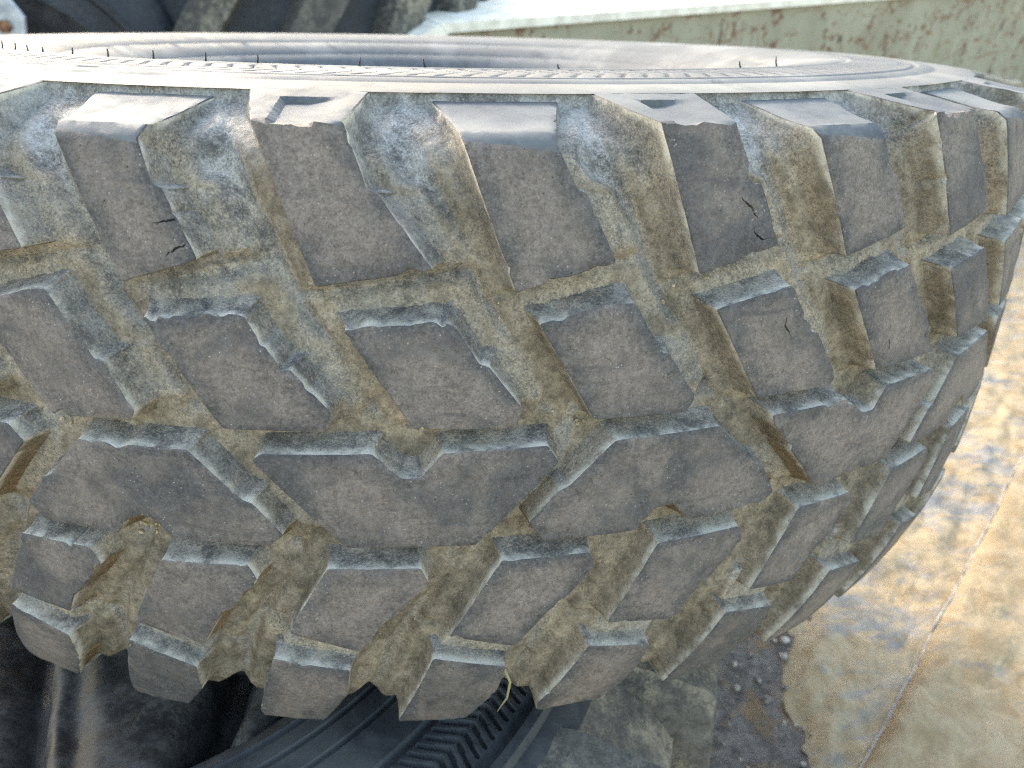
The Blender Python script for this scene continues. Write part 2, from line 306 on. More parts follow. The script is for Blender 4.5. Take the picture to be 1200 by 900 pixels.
def resample(Q, Qb, step, cut):
    """rounded, subdivided outline of top polygon Q and base polygon Qb, point for point"""
    n = len(Q); A = []; Bb = []; E = []
    for i in range(n):
        p0, p1, p2 = Q[i - 1], Q[i], Q[(i + 1) % n]; b0, b1, b2 = Qb[i - 1], Qb[i], Qb[(i + 1) % n]
        l1, l2 = np.hypot(*(p1 - p0)), np.hypot(*(p2 - p1))
        c1, c2 = min(cut / l1, .3), min(cut / l2, .3)
        f1, f2 = min(2.2 * c1, .32), min(2.2 * c2, .32)
        for t in (0, .25, .5, .75, 1):
            w0, w1, w2 = (1 - t) ** 2, 2 * t * (1 - t), t * t
            A.append(w0 * (p1 + (p0 - p1) * c1) + w1 * p1 + w2 * (p1 + (p2 - p1) * c2))
            Bb.append(w0 * (b1 + (b0 - b1) * f1) + w1 * b1 + w2 * (b1 + (b2 - b1) * f2)); E.append(i)
        m = max(1, int(l2 * (1 - c2) / step))
        cn = min(cut / l2, .3); fn = min(2.2 * cn, .32)
        for j in range(1, m):
            t = c2 + (1 - c2 - cn) * j / m; tb = f2 + (1 - f2 - fn) * j / m
            A.append(p1 + (p2 - p1) * t); Bb.append(b1 + (b2 - b1) * tb); E.append(i)
    return np.array(A), np.array(Bb), np.array(E)
def seg_dist(P, Q):
    d = np.full(len(P), 9.0); n = len(Q)
    for i in range(n):
        a, b = Q[i], Q[(i + 1) % n]; t = b - a
        u = np.clip(((P - a) @ t) / (t @ t + 1e-12), 0, 1)
        d = np.minimum(d, np.hypot(*(P - a - u[:, None] * t).T))
    return d
def inside(P, Q):
    c = np.zeros(len(P), bool); n = len(Q); x, y = P[:, 0], P[:, 1]
    for i in range(n):
        a, b = Q[i], Q[(i + 1) % n]
        if a[1] == b[1]: continue
        k = ((a[1] > y) != (b[1] > y)) & (x < (b[0] - a[0]) * (y - a[1]) / (b[1] - a[1]) + a[0]); c ^= k
    return c

CUTS = {('B', 4): [[(1.621, -0.1317), (1.654, -0.1361), (1.682, -0.1391), (1.713, -0.147)], [(1.709, -0.1602), (1.744, -0.1642), (1.773, -0.1666)]], ('A', 1): [[(-1.324, -0.1472), (-1.203, -0.1444)], [(-1.297, -0.1714), (-1.251, -0.1671), (-1.206, -0.1642)]], ('2', 4): [[(1.987, -0.24), (1.981, -0.2462), (2.019, -0.2535)]], ('2', 5): [[(2.906, -0.2837), (2.926, -0.2898)], [(3.331, -0.29), (3.346, -0.283), (3.357, -0.2787)]]}
BASES = []       # base outlines for the groove fillets, in (x, v), x = u * DTH
def block_mesh(kind, P, k, name, seed, step=.0042, fine=.0058, keep=True):
    P = full_poly(kind, P)
    Q = np.array([((u + k) * DTH, v) for u, v in P]); dr = drafts(kind, Q)
    Qb = offset_poly(Q, dr)
    if keep: BASES.append(Qb)
    A, Bb, E = resample(Q, Qb, step, .0030)
    n = len(A)
    # uneven, worn outline
    T = np.roll(A, -1, 0) - np.roll(A, 1, 0); T /= np.hypot(*T.T)[:, None] + 1e-9
    Nn = np.stack([T[:, 1], -T[:, 0]], -1)
    s = np.cumsum(np.hypot(*(A - np.roll(A, 1, 0)).T))
    amp = np.full(n, .00028)
    if kind == '2':
        amp[(E == 6)] = .0030 if k in (1, 2, 3, 5) else .0014; amp[(E == 5)] = .0006
    if kind in 'AB': amp[E == 0] = .0006
    jit = fbm(s * 110, seed * 3.7, 0, 3) * amp * 1.6
    bite = np.maximum(fbm(s * 70, seed * 9.1 + 4, 2.0, 2) - .45, 0) * .012
    off = (jit - bite)[:, None] * Nn
    edge_ring = A + off
    rim = edge_ring - Nn * .0011
    # ---- top
    lo, hi = rim.min(0), rim.max(0)
    gx = np.arange(lo[0], hi[0], fine); gy = np.arange(lo[1], hi[1], fine * .87)
    G = np.array([(x + (fine / 2 if j % 2 else 0), y) for j, y in enumerate(gy) for x in gx])
    G = G + (rng.rand(*G.shape) - .5) * fine * .45
    G = G[inside(G, rim)]; G = G[seg_dist(G, rim[::2]) > fine * .55]
    cons = []
    def near(v):
        c = np.where(np.abs(rim[:, 1] - v) < .006)[0]
        l = c[np.argmin(rim[c, 0])]; r = c[np.argmax(rim[c, 0])]; return int(l), int(r)
    extra = []
    pts = [Vector(p) for p in rim] + [Vector(p) for p in G]
    if kind in 'AB5':
        va = {'A': -.0868, 'B': V_TOP, '5': V_BOT}[kind]
        l, r = near(va)
        m = len(pts)
        # a straight row of points along the corner keeps the fold crisp
        xs = np.linspace(rim[l, 0], rim[r, 0], 14)[1:-1]
        ys = np.linspace(rim[l, 1], rim[r, 1], 14)[1:-1]
        keepG = np.abs(np.interp(G[:, 0], xs, ys) - G[:, 1]) > fine * .5
        G = G[keepG]; pts = [Vector(p) for p in rim] + [Vector(p) for p in G]; m = len(pts)
        pts += [Vector((a, b)) for a, b in zip(xs, ys)]
        if kind == 'B':
            for uu in (-2.775, -2.745): 
                for q_ in np.linspace(.05, .69, 16): pts.append(Vector(((uu - .06 * q_ + k) * DTH, V_TOP + (V_RING - V_TOP) * q_)))
            for q_ in (.695, .745):
                for uu in np.linspace(-2.76, -2.42, 22): pts.append(Vector(((uu - .06 * q_ + k) * DTH, V_TOP + (V_RING - V_TOP) * q_)))
        chain = [l] + list(range(m, m + len(xs))) + [r]
        cons += [(chain[i], chain[i + 1]) for i in range(len(chain) - 1)]
    cut_pts = []
    for line in CUTS.get((kind, k), []):
        L = np.array([(u_ * DTH, v_) for u_, v_ in line]); tt = np.linspace(0, len(L) - 1, 14)
        C_ = np.stack([np.interp(tt, range(len(L)), L[:, 0]), np.interp(tt, range(len(L)), L[:, 1])], -1)
        C_ = C_ + (rng.rand(*C_.shape) - .5) * .0012
        tg = np.gradient(C_, axis=0); tg /= np.hypot(*tg.T)[:, None]; pn = np.stack([-tg[:, 1], tg[:, 0]], -1)
        wd = .0006 * np.sin(np.linspace(.15, math.pi - .15, 14))[:, None] + .0004
        dmin = lambda p: np.min(np.hypot(*(C_ - p).T))
        pts = pts[:n] + [p for p in pts[n:] if dmin(np.array(p)) > .0035] if not cons else pts
        for p in C_: cut_pts.append(p); pts.append(Vector(p))
        for sg in (-1, 1):
            for p in C_ + pn * wd * sg: pts.append(Vector(p))
    edges = [(i, (i + 1) % n) for i in range(n)] + cons
    ov, oe, of, orig, _, _ = delaunay_2d_cdt(pts, edges, [], 1, 1e-7)
    ov = np.array([tuple(p) for p in ov])
    mp = {}
    for i, o in enumerate(orig):
        for q in o: mp[q] = i
    if not all(i in mp for i in range(n)): raise RuntimeError('outline ' + kind + str(k))
    ed = seg_dist(ov, edge_ring)
    Dt = d_top(kind, ov[:, 1]) + fbm(ov[:, 0] * 60, ov[:, 1] * 60, seed, 3) * .0007 + np.maximum(.004 - ed, 0) ** 2 * 30
    if kind == 'B':      # moulded pocket in the shoulder face of this lug
        u = ov[:, 0] / DTH - k; v = ov[:, 1]; q = (v - V_TOP) / (V_RING - V_TOP)
        le = -2.76 - .06 * q
        pk = sstep(le - .012, le + .012, u) * sstep(le + .36, le + .10, u) * sstep(.74, .70, q) * (q > 0.0)
        Dt = Dt + .006 * pk
    if cut_pts:
        cp = np.array(cut_pts); dm = np.min(np.hypot(ov[:, None, 0] - cp[None, :, 0], ov[:, None, 1] - cp[None, :, 1]), axis=1)
        Dt = Dt + np.where(dm < 1e-5, .0040, 0)
    V = [to3d(ov[:, 0], ov[:, 1], Dt)]; faces = [list(f) for f in of]
    nt = len(faces)
    edg = [ed * S]; dep = [np.zeros(len(ov))]; drt = [np.full(len(ov), .3)]
    # ---- walls
    lv = [0.0, .04, .10, .18, .28, .40, .52, .64, .76, .88, 1.0]
    d0 = d_top(kind, edge_ring[:, 1]); prev = [mp[i] for i in range(n)]; cnt = len(ov)
    wn_ = Bb - A; wn_ /= np.hypot(*wn_.T)[:, None] + 1e-9
    dirt_shade_w = np.clip(np.where(Nn[:, 1] > 0, .46 + .22 * np.clip(-Nn[:, 0], 0, 1) + .12 * np.clip(-Nn[:, 0], 0, 1) * sstep(-.25, -.40, A[:, 1]) - .26 * np.clip((Nn[:, 1] - .3) / .6, 0, 1), .46 - .42 * Nn[:, 1]) + .22 * sstep(-.30, -.5, A[:, 1]) * (1 - np.clip(Nn[:, 1], 0, 1)), 0, 1)  # dirt, plus painted sky light on upward walls and shade on undersides
    dirt_shade_w = np.clip(dirt_shade_w - .25 * sstep(-.1, -.05, A[:, 1]), 0.02, 1)
    for li, t in enumerate(lv):
        q = (t ** np.where(np.abs(Nn[:, 1]) > .8, 1.4, 2.1))[:, None]
        W = edge_ring * (1 - q) + (Bb + off * (1 - t)) * q
        if t > 0:
            rough_ = np.where((E == 6) & (kind == '2'), 5.0 if k in (1, 2, 3, 5) else 2.3, 1.0)
            W = W + Nn * (fbm(s * 90, t * 4 + seed * 5.3, 1.3, 3) * .0009 * min(1, t * 6) * rough_)[:, None]
        db = d_floor(edge_ring[:, 1]) + .007
        D = d0 + .0012 + (np.maximum(db - d0, .004) - .0012) * t
        V.append(to3d(W[:, 0], W[:, 1], D))
        edg.append(np.zeros(n)); dep.append(np.full(n, t * .9)); drt.append(np.where(Nn[:, 1] < -.5, dirt_shade_w, np.clip(dirt_shade_w + .30 * sstep(.5, 1.0, np.full(n, t)) * (A[:, 1] < -.1), 0, .72)))
        cur = list(range(cnt, cnt + n)); cnt += n
        for i in range(n):
            j = (i + 1) % n
            faces.append([prev[j], prev[i], cur[i], cur[j]])
        prev = cur
    mi = [0] * (nt + n) + [1] * (len(faces) - nt - n)
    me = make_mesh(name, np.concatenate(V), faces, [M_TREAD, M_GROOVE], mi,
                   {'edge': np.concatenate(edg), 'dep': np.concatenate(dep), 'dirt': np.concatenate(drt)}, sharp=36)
    if kind in 'AB5':   # the moulded shoulder faces never touch the road
        vz = np.array([ov[list(f), 1].mean() for f in of])
        cx = np.array([ov[list(f), 0].mean() for f in of]); lr = np.interp(cx, [rim[l, 0], rim[r, 0]], [rim[l, 1], rim[r, 1]])
        sel = vz > lr if kind in 'AB' else vz < lr
        arr = np.zeros(len(me.polygons), np.int32); me.polygons.foreach_get('material_index', arr)
        me.materials.append(M_SIDE); arr[:nt][sel] = 2; me.polygons.foreach_set('material_index', arr)
    return me

def tread_base_mesh(fine=True):
    """groove floors, tie bars and shoulder scoops as one ribbed band"""
    if fine:
        th = np.concatenate([np.arange(-1.05, 1.25, .0031), np.arange(1.25, 2 * math.pi - 1.05, .012)])
    else:
        th = np.arange(0, 2 * math.pi, .012)
    v = np.concatenate([np.linspace(V_LRING, V_LRING + .0024, 2), np.arange(V_LRING + .005, .0095, .0032), [.0100, V_RING]])
    TH, VV = np.meshgrid(th, v, indexing='ij'); P = np.stack([TH.ravel(), VV.ravel()], -1)
    dist = np.full(len(P), 1.0)
    thw = np.where(P[:, 0] > math.pi, P[:, 0] - 2 * math.pi, P[:, 0])
    Pw = np.stack([thw, P[:, 1]], -1)
    order = np.argsort(thw); ts = thw[order]
    for Q in BASES:
        lo, hi = Q.min(0) - .026, Q.max(0) + .026
        a, b = np.searchsorted(ts, lo[0]), np.searchsorted(ts, hi[0]); ii = order[a:b]
        ii = ii[(Pw[ii, 1] > lo[1]) & (Pw[ii, 1] < hi[1])]
        if len(ii) == 0: continue
        p = Pw[ii]; d = seg_dist(p, Q); d[inside(p, Q)] = 0
        dist[ii] = np.minimum(dist[ii], d)
    vv = P[:, 1]
    D = d_floor(vv)
    # tie bars between neighbouring blocks
    tie = np.zeros(len(P))
    for Q, h, w in TIES:
        lo, hi = Q.min(0) - .03, Q.max(0) + .03
        a, b = np.searchsorted(ts, lo[0]), np.searchsorted(ts, hi[0]); ii = order[a:b]
        ii = ii[(Pw[ii, 1] > lo[1]) & (Pw[ii, 1] < hi[1])]
        if len(ii) == 0: continue
        p = Pw[ii]; d = seg_dist(p, Q); d = np.where(inside(p, Q), -d, d)
        tie[ii] = np.maximum(tie[ii], h * sstep(w, -w * .3, d))
    D = D - tie
    fil = np.maximum(.028 - dist, 0) ** 2 / (2 * .028) * 1.2 * sstep(.0, -.09, vv) * sstep(-.785, -.70, vv)
    D = D - fil * (1 - np.clip(tie / .024, 0, 1) * .85)
    D = D + (fbm(Pw[:, 0] * 28, vv * 28, 3.3, 4) * .0016 + fbm(Pw[:, 0] * 120, vv * 120, 8.1, 3) * .0007)
    D = np.where(vv > .0115, 0.0, D); D = np.where(vv < V_LRING + .001, 0.004, D)
    dep = np.clip(D / .046, .2, 1)
    dirt = .20 + .50 * sstep(.013, .0, dist) + .26 * sstep(-.30, -.44, vv)
    gth = np.gradient(D.reshape(TH.shape), axis=0).ravel() / .0031
    dirt = dirt + np.clip(-gth * .12, -.12, .2) - .45 * sstep(-.13, -.03, vv) + tie / .02 * np.where(vv < -.55, -.42, -1.1)
    V = to3d(P[:, 0], vv, D)
    F = grid_faces(len(th), len(v), wrap=True)
    return make_mesh('tread_base', V, F, [M_GROOVE], None, {'dep': dep, 'dirt': np.clip(dirt, 0, .72), 'edge': np.zeros(len(P))}, sharp=38)

RS = [(.890, -.0578), (.8865, -.0572), (.846, -.0535), (.843, -.0548), (.838, -.0548), (.835, -.0528), (.818, -.0512), (.8155, -.0530), (.811, -.0530), (.8085, -.0508)]
CH0, CH1 = .803, .722
def sidewall_mesh(lower=False, nth=1560, chev=True, nch=195):
    prof = list(RS)
    nb = 17
    band = [(CH0 + (CH1 - CH0) * i / (nb - 1), -.0506 + .0014 * i / (nb - 1)) for i in range(nb)]
    prof += band
    prof += [(.719, -.0508), (.715, -.0508), (.712, -.0490), (.700, -.0490), (.680, -.0505), (.660, -.0530), (.635, -.0575), (.61, -.064), (.6075, -.0665), (.603, -.0665), (.60, -.0655),
             (.575, -.075), (.552, -.087), (.549, -.0905), (.545, -.0905), (.541, -.091), (.525, -.103), (.512, -.118), (.503, -.134), (.500, -.148), (.503, -.158)]
    pr = np.array(prof); npf = len(pr)
    th = np.linspace(0, 2 * math.pi, nth, endpoint=False)
    TH = np.repeat(th[:, None], npf, 1); Rr = np.repeat(pr[None, :, 0], nth, 0); Z = np.repeat(pr[None, :, 1], nth, 0).copy()
    if chev:
        i0 = len(RS); q = np.linspace(-1, 1, nb)
        ph = (TH[:, i0:i0 + nb] * nch / (2 * math.pi) + .9 * np.abs(q)[None, :]) % 1.0
        gro = (ph < .18) & (np.abs(q)[None, :] < .93)
        Z[:, i0:i0 + nb] -= gro * .0034
    Z = Z + fbm(TH * 9, Rr * 30, 0.7, 3) * .0006
    if lower: Z = -.77 - Z
    V = np.stack([Rr * np.sin(TH) * S, -Rr * np.cos(TH) * S, (Z - ZB) * S], -1).reshape(-1, 3)
    F = grid_faces(nth, npf, wrap=True)
    if lower: F = F[:, ::-1]
    return make_mesh('sidewall', V, F, [M_SIDE], sharp=40)
def liner_mesh(M):
    pr = np.array([(.503, -.158), (.512, -.165), (.53, -.16), (.57, -.135), (.65, -.11), (.74, -.105), (.82, -.115), (.87, -.15), (.90, -.22), (.915, -.385),
                   (.90, -.55), (.87, -.62), (.82, -.655), (.74, -.665), (.65, -.66), (.57, -.635), (.53, -.61), (.512, -.605), (.503, -.612)])
    n = 160; th = np.linspace(0, 2 * math.pi, n, endpoint=False)
    V = np.array([(r * math.sin(t) * S, -r * math.cos(t) * S, (z - ZB) * S) for t in th for r, z in pr])
    return make_mesh('inner_liner', V, grid_faces(n, len(pr), wrap=True)[:, ::-1], [M])

M_TREAD = mat_tread(); M_GROOVE = mat_groove(); M_SIDE = mat_sidewall(tint=0.58)
M_LINER = mat_plain_rubber('inner_liner_rubber', (0.02, 0.02, 0.022), (0.045, 0.045, 0.048))

TILT = math.radians(-8)
def empty(name, loc, rot=(0, 0, 0)):
    o = bpy.data.objects.new(name, None); COL.objects.link(o); o.location = loc; o.rotation_euler = rot; o.empty_display_size = .1
    return o
tyre = tag(empty('tyre', (0.0, 0.9074, 0.4592), (TILT, 0, 0)), 'big worn off-road tyre lying flat in front, mud in its deep block tread', 'tyre')

# ties: (polygon, height, blend width)
TIES = []
def q2(*pts): return np.array([(a * DTH, b) for a, b in pts])
can = POLY['can']
half = NP // 2
shared = {}
def add_block(kind, k, ang=0.0, shared_key=None, P=None):
    if shared_key is None:
        me = block_mesh(kind, P, k, 'tread_block', seed=k * 7.13 + ord(kind[0]))
        return link('tread_block', me, tyre)
    if shared_key not in shared:
        shared[shared_key] = block_mesh(kind, P, 0, 'tread_block', seed=ord(kind[0]) * 1.7, keep=False)
    o = link('tread_block', shared[shared_key], tyre); o.rotation_euler.z = k * DTH
    dr = full_poly(kind, P); Q = np.array([((u + k) * DTH, v) for u, v in dr]); BASES.append(offset_poly(Q, drafts(kind, Q)))
    return o
for k in range(-half, half + 1):
    vis = POLY['vis'].get(str(k), {})
    r1 = 'B' if k % 2 == 0 else 'A'
    near_ = -3 <= k <= 9
    for kind in (r1, '2', '4', '5'):
        if near_:
            add_block(kind, k, P=vis.get(kind, can[kind]))
        else:
            add_block(kind, k, shared_key=kind, P=can[kind])
    c = {0: 'D', 1: 'U', 2: None}[k % 3]
    if c:
        if near_: add_block(c, k, P=vis.get(c, can[c]))
        else: add_block(c, k, shared_key=c, P=can[c])
    a, b = can['A'], can['2']
    TIES.append((q2((a[0][0] + k, a[0][1] + .01), (a[1][0] + k - .06, a[1][1] + .01), (b[6][0] + k - .06, b[6][1] - .01), (b[0][0] + k, b[0][1] - .01)), .004, .008))
    d = can['4']; e = can['5']
    TIES.append((q2((d[1][0] + k, d[1][1] + .01), (d[2][0] + k, d[2][1] + .01), (e[4][0] + k, e[4][1] - .01), (e[0][0] + k, e[0][1] - .01))[::-1], .024, .007))
    # step across the foot of each cross groove below the notch of the lug beside it
    n1 = a[2]; TIES.append((q2((n1[0] + k - .02, n1[1]), (n1[0] + k + .20, n1[1] - .004), (a[1][0] + k + .16, a[1][1] + .005), (a[1][0] + k - .04, a[1][1])), .0045, .007))
    n1 = b[4]; TIES.append((q2((n1[0] + k - .02, n1[1]), (n1[0] + k + .18, n1[1] + .004), (b[3][0] + k + .13, b[3][1] + .005), (b[3][0] + k - .04, b[3][1])), .0045, .007))
    if k % 3 == 0:
        D_ = can['D']; U_ = can['U']
        TIES.append((q2((D_[11][0] + k, D_[11][1]), (D_[10][0] + k, D_[10][1]), (U_[2][0] + k + 1, U_[2][1]), (D_[11][0] + k + .16, D_[11][1] + .004)), .007, .006))
        TIES.append((q2((D_[3][0] + k, D_[3][1]), (D_[2][0] + k, D_[2][1]), (U_[4][0] + k - 2 + .15, U_[4][1] + .045), (U_[3][0] + k - 2, U_[3][1])), .007, .006))
base = link('tread_base', tread_base_mesh(), tyre)
link('sidewall', sidewall_mesh(), tyre)
link('sidewall', sidewall_mesh(True, 400, False), tyre)
link('inner_liner', liner_mesh(M_LINER), tyre)
M_HAIR = mat_plain_rubber('black_moulding_hair', (0.012, 0.012, 0.014), (0.02, 0.02, 0.022))
def tube_mesh(name, pts, rad, mat, seg=6):
    pts = [Vector(p) for p in pts]; V = []; n = len(pts)
    for i, p in enumerate(pts):
        t = (pts[min(i + 1, n - 1)] - pts[max(i - 1, 0)]).normalized()
        a = t.orthogonal().normalized(); b = t.cross(a); r = rad[i] if isinstance(rad, (list, tuple)) else rad
        for s_ in range(seg): V.append(tuple(p + (a * math.cos(s_ * 2 * math.pi / seg) + b * math.sin(s_ * 2 * math.pi / seg)) * r))
    F = [[i * seg + s_, i * seg + (s_ + 1) % seg, (i + 1) * seg + (s_ + 1) % seg, (i + 1) * seg + s_] for i in range(n - 1) for s_ in range(seg)]
    F += [list(range(seg))[::-1], list(range((n - 1) * seg, n * seg))]
    return make_mesh(name, V, F, [mat])
HAIR = [[-0.8544, 0.00604, 0.0001], [-0.7935, 0.0053, 0.0003], [-0.7428, 0.00462, -0.0005], [-0.6934, 0.00396, -0.0], [-0.6093, 0.00494, 0.0002], [-0.5252, 0.00535, 0.0], [-0.4338, 0.00575, 0.0001], [-0.341, 0.00564, 0.0002], [-0.2569, 0.00558, 0.0003], [-0.1039, 0.00553, 0.0004], [-0.0082, 0.00556, -0.0006], [0.1949, 0.00313, -0.0006], [0.5539, 0.00469, -0.0007], [0.6626, 0.00737, -0.0007]]
for th, h, w in HAIR:
    p = Vector((.703 * math.sin(th) * S, -.703 * math.cos(th) * S, (-.0493 - ZB) * S))
    link('rubber_hair', tube_mesh('rubber_hair', [p, p + Vector((w, .001, h * .5)), p + Vector((w * 1.6, .001, h))], [.0007, .0006, .0004], M_HAIR, 6), tyre)

# crumbs of dried mud lying in the groove corners: too many to count, one mesh
def crumbs():
    gx = []
    r = np.random.RandomState(11)
    th = r.rand(60000) * 2.15 - .95; v = -.20 - r.rand(60000) * .36
    Pq = np.stack([th, v], -1); dist = np.full(len(Pq), 1.0); ins = np.zeros(len(Pq), bool)
    for Q in BASES:
        lo, hi = Q.min(0) - .012, Q.max(0) + .012
        ii = np.where((Pq[:, 0] > lo[0]) & (Pq[:, 0] < hi[0]) & (Pq[:, 1] > lo[1]) & (Pq[:, 1] < hi[1]))[0]
        if len(ii):
            dist[ii] = np.minimum(dist[ii], seg_dist(Pq[ii], Q)); ins[ii] |= inside(Pq[ii], Q)
    zone = np.exp(-((v + .335) / .018) ** 2) + np.exp(-((v + .445) / .018) ** 2) + .12
    cl = sstep(.05, .35, fbm(th * 22, v * 22, 4.4, 2))
    keep = (~ins) & (dist < .008) & (r.rand(len(v)) < zone * cl * .55)
    th, v, dist = th[keep][:3200], v[keep][:3200], dist[keep][:3200]
    D = d_floor(v) - np.maximum(.028 - dist, 0) ** 2 / .056 * 1.2 - .0008
    C_ = to3d(th, v, D)
    ico = np.array([(0, 0, 1), (.89, 0, .45), (.28, .85, .45), (-.72, .53, .45), (-.72, -.53, .45), (.28, -.85, .45), (.72, .53, -.45), (-.28, .85, -.45), (-.89, 0, -.45), (-.28, -.85, -.45), (.72, -.53, -.45), (0, 0, -1)])
    fi = np.array([(0, 1, 2), (0, 2, 3), (0, 3, 4), (0, 4, 5), (0, 5, 1), (1, 6, 2), (2, 7, 3), (3, 8, 4), (4, 9, 5), (5, 10, 1), (6, 7, 2), (7, 8, 3), (8, 9, 4), (9, 10, 5), (10, 6, 1), (11, 7, 6), (11, 8, 7), (11, 9, 8), (11, 10, 9), (11, 6, 10)])
    n = len(C_); sz = .0006 + .0013 * r.rand(n) ** 2.5
    V = C_[:, None, :] + ico[None] * (sz[:, None, None] * (.6 + .8 * r.rand(n, 12, 1)))
    return V.reshape(-1, 3), (fi[None] + np.arange(n)[:, None, None] * 12).reshape(-1, 3)
M_MUD = Mat('dried_tan_mud', .95, .15)
M_MUD.color(M_MUD.mix(M_MUD.ramp(M_MUD.noise(300, 3, .7), .35, .65), (.20, .155, .095), (.44, .36, .25))); M_MUD = M_MUD.m
cv, cfx = crumbs()
cr_ = link('mud_crumbs', make_mesh('mud_crumbs', cv, cfx, [M_MUD], smooth=False), tyre); cr_['kind'] = 'stuff'
# ------------------------------------------------------------------ ground
def mat_ground():
    m = Mat('sandy_ground', 0.95, 0.2)
    n1 = m.noise(3.5, 6, 0.6); n2 = m.noise(25, 6, 0.7); n3 = m.noise(160, 4, 0.7)
    c = m.mix(m.ramp(n2, 0.3, 0.7), (0.20, 0.17, 0.125), (0.34, 0.30, 0.23))
    c = m.mix(m.ramp(n1, 0.45, 0.6, 0, 0.35), c, (0.30, 0.24, 0.15))
    c = m.mix(m.ramp(n3, 0.6, 0.75, 0, 0.6), c, (0.42, 0.39, 0.33))
    c = m.mix(m.ramp(n3, 0.25, 0.38, 0.6, 0), c, (0.07, 0.06, 0.05))
    m.color(c); m.bump(n2, 0.6, 0.02); m.bump(n3, 0.5, 0.006)
    return m.m
gm = make_mesh('ground', [(-150, -150, 0), (150, -150, 0), (150, 150, 0), (-150, 150, 0)], [[0, 1, 2, 3]], [mat_ground()])
tag(link('ground', gm), kind='structure')

def mat_soil():
    m = Mat('dark_damp_soil', 0.9, 0.3)
    n1 = m.noise(14, 6, 0.65); n2 = m.noise(60, 6, 0.7); n3 = m.noise(300, 3, 0.7)
    c = m.mix(m.ramp(n2, 0.3, 0.7), (0.055, 0.046, 0.040), (0.165, 0.14, 0.12))
    c = m.mix(m.ramp(n1, 0.52, 0.64, 0, 0.75), c, (0.20, 0.125, 0.06))
    c = m.mix(m.ramp(n3, 0.6, 0.72, 0, 0.7), c, (0.26, 0.235, 0.20))
    m.color(c); m.bump(n2, 0.8, 0.012); m.bump(n3, 0.6, 0.004)
    return m.m
# patch of dark soil between the stack and the tarpaulin
def sheet(name, x0, x1, y0, y1, step, hf, mats, thick=0.0, keep=None, smooth=True):
    xs = np.arange(x0, x1 + 1e-6, step); ys = np.arange(y0, y1 + 1e-6, step)
    X, Y = np.meshgrid(xs, ys, indexing='ij'); Z = hf(X, Y)
    V = np.stack([X, Y, Z], -1).reshape(-1, 3); F = grid_faces(len(xs), len(ys))
    if keep is not None:
        kk = keep(X, Y).ravel(); F = F[kk[F].all(1)]
        used = np.unique(F); re = np.full(len(V), -1); re[used] = np.arange(len(used)); V = V[used]; F = re[F]
    return make_mesh(name, V, F, mats, smooth=smooth)
soil = sheet('dark_soil', -.9, .75, .15, 1.3, .012, lambda X, Y: .006 + .012 * (fbm(X * 9, Y * 9, 1.0, 4) + .25) + .005 * fbm(X * 60, Y * 60, 2.0, 3), [mat_soil()],
             keep=lambda X, Y: (X < .62 + .05 * fbm(X * 8, Y * 8, 5.5, 3)))
tag(link('dark_soil', soil), kind='structure')

# ------------------------------------------------------------------ muddy tarpaulin with a folded strip
def mat_tarp(name, seed, bare=0.0, g=1.0):
    m = Mat(name, 0.8, 0.35)
    off = m.n.new('ShaderNodeVectorMath'); off.operation = 'ADD'; off.inputs[1].default_value = (seed, seed * .7, 0)
    m.t.links.new(m.tc.outputs['Object'], off.inputs[0]); v = off.outputs[0]
    n1 = m.noise(5, 6, 0.62, v, 0.6); n2 = m.noise(22, 6, 0.68, v, 0.5); n3 = m.noise(130, 4, 0.7, v)
    st = m.noise(9, 5, 0.6, v, 1.2, stretch=(1, 3.2, 1, (0, 0, 0.9)))
    mud = m.mix(m.ramp(n2, 0.3, 0.7), tuple(g * x_ for x_ in (0.185, 0.130, 0.068)), tuple(g * x_ for x_ in (0.275, 0.212, 0.132)))
    pl = m.mix(m.ramp(n2, 0.35, 0.65), tuple(g * x_ for x_ in (0.10, 0.096, 0.092)), tuple(g * x_ for x_ in (0.17, 0.162, 0.153)))
    c = m.mix(m.ramp(m.math('ADD', m.math('MULTIPLY', n1, 0.6), m.math('MULTIPLY', st, 0.45)), 0.52 + bare, 0.66 + bare), mud, pl)
    c = m.mix(m.ramp(n3, 0.58, 0.72, 0, 0.5), c, tuple(g * x_ for x_ in (0.32, 0.27, 0.195)))
    cr = m.ramp(m.math('ABSOLUTE', m.math('SUBTRACT', m.noise(14, 3, 0.55, v, 1.5), 0.5)), 0.0, 0.014, 0.45, 0)
    c = m.mix(cr, c, (0.13, 0.10, 0.065))
    m.color(c); m.bump(n2, 0.5, 0.008); m.bump(m.noise(18, 4, 0.6, v, 1.5), 0.5, 0.01)
    return m.m
FA, FB = np.array([.590, .591]), np.array([1.309, 1.286])         # ends of the fold seen in view
fd = (FB - FA) / np.hypot(*(FB - FA)); fn = np.array([fd[1], -fd[0]])   # fn points to the right-hand side of the fold
def fold_uv(X, Y): return (X - FA[0]) * fd[0] + (Y - FA[1]) * fd[1], (X - FA[0]) * fn[0] + (Y - FA[1]) * fn[1]
def tarp_h(X, Y):
    a, b = fold_uv(X, Y)
    return .014 + .010 * fbm(X * 5, Y * 5, 3.0, 3) + .014 * np.abs(fbm(a * 7, b * 16, 9.0, 3)) + .0025 * fbm(X * 34, Y * 34, 4.0, 3)
tarp = tag(empty('tarpaulin', (0, 0, 0)), 'muddy tan tarpaulin with a folded strip spread on the ground at right', 'tarpaulin')
def keep_low_unused(X, Y):
    a, b = fold_uv(X, Y)
    left = X - .50 - .10 * (Y - .6) + .055 * fbm(Y * 9, X * 9, 7.0, 3)
    return (left > 0) & (b < .10)
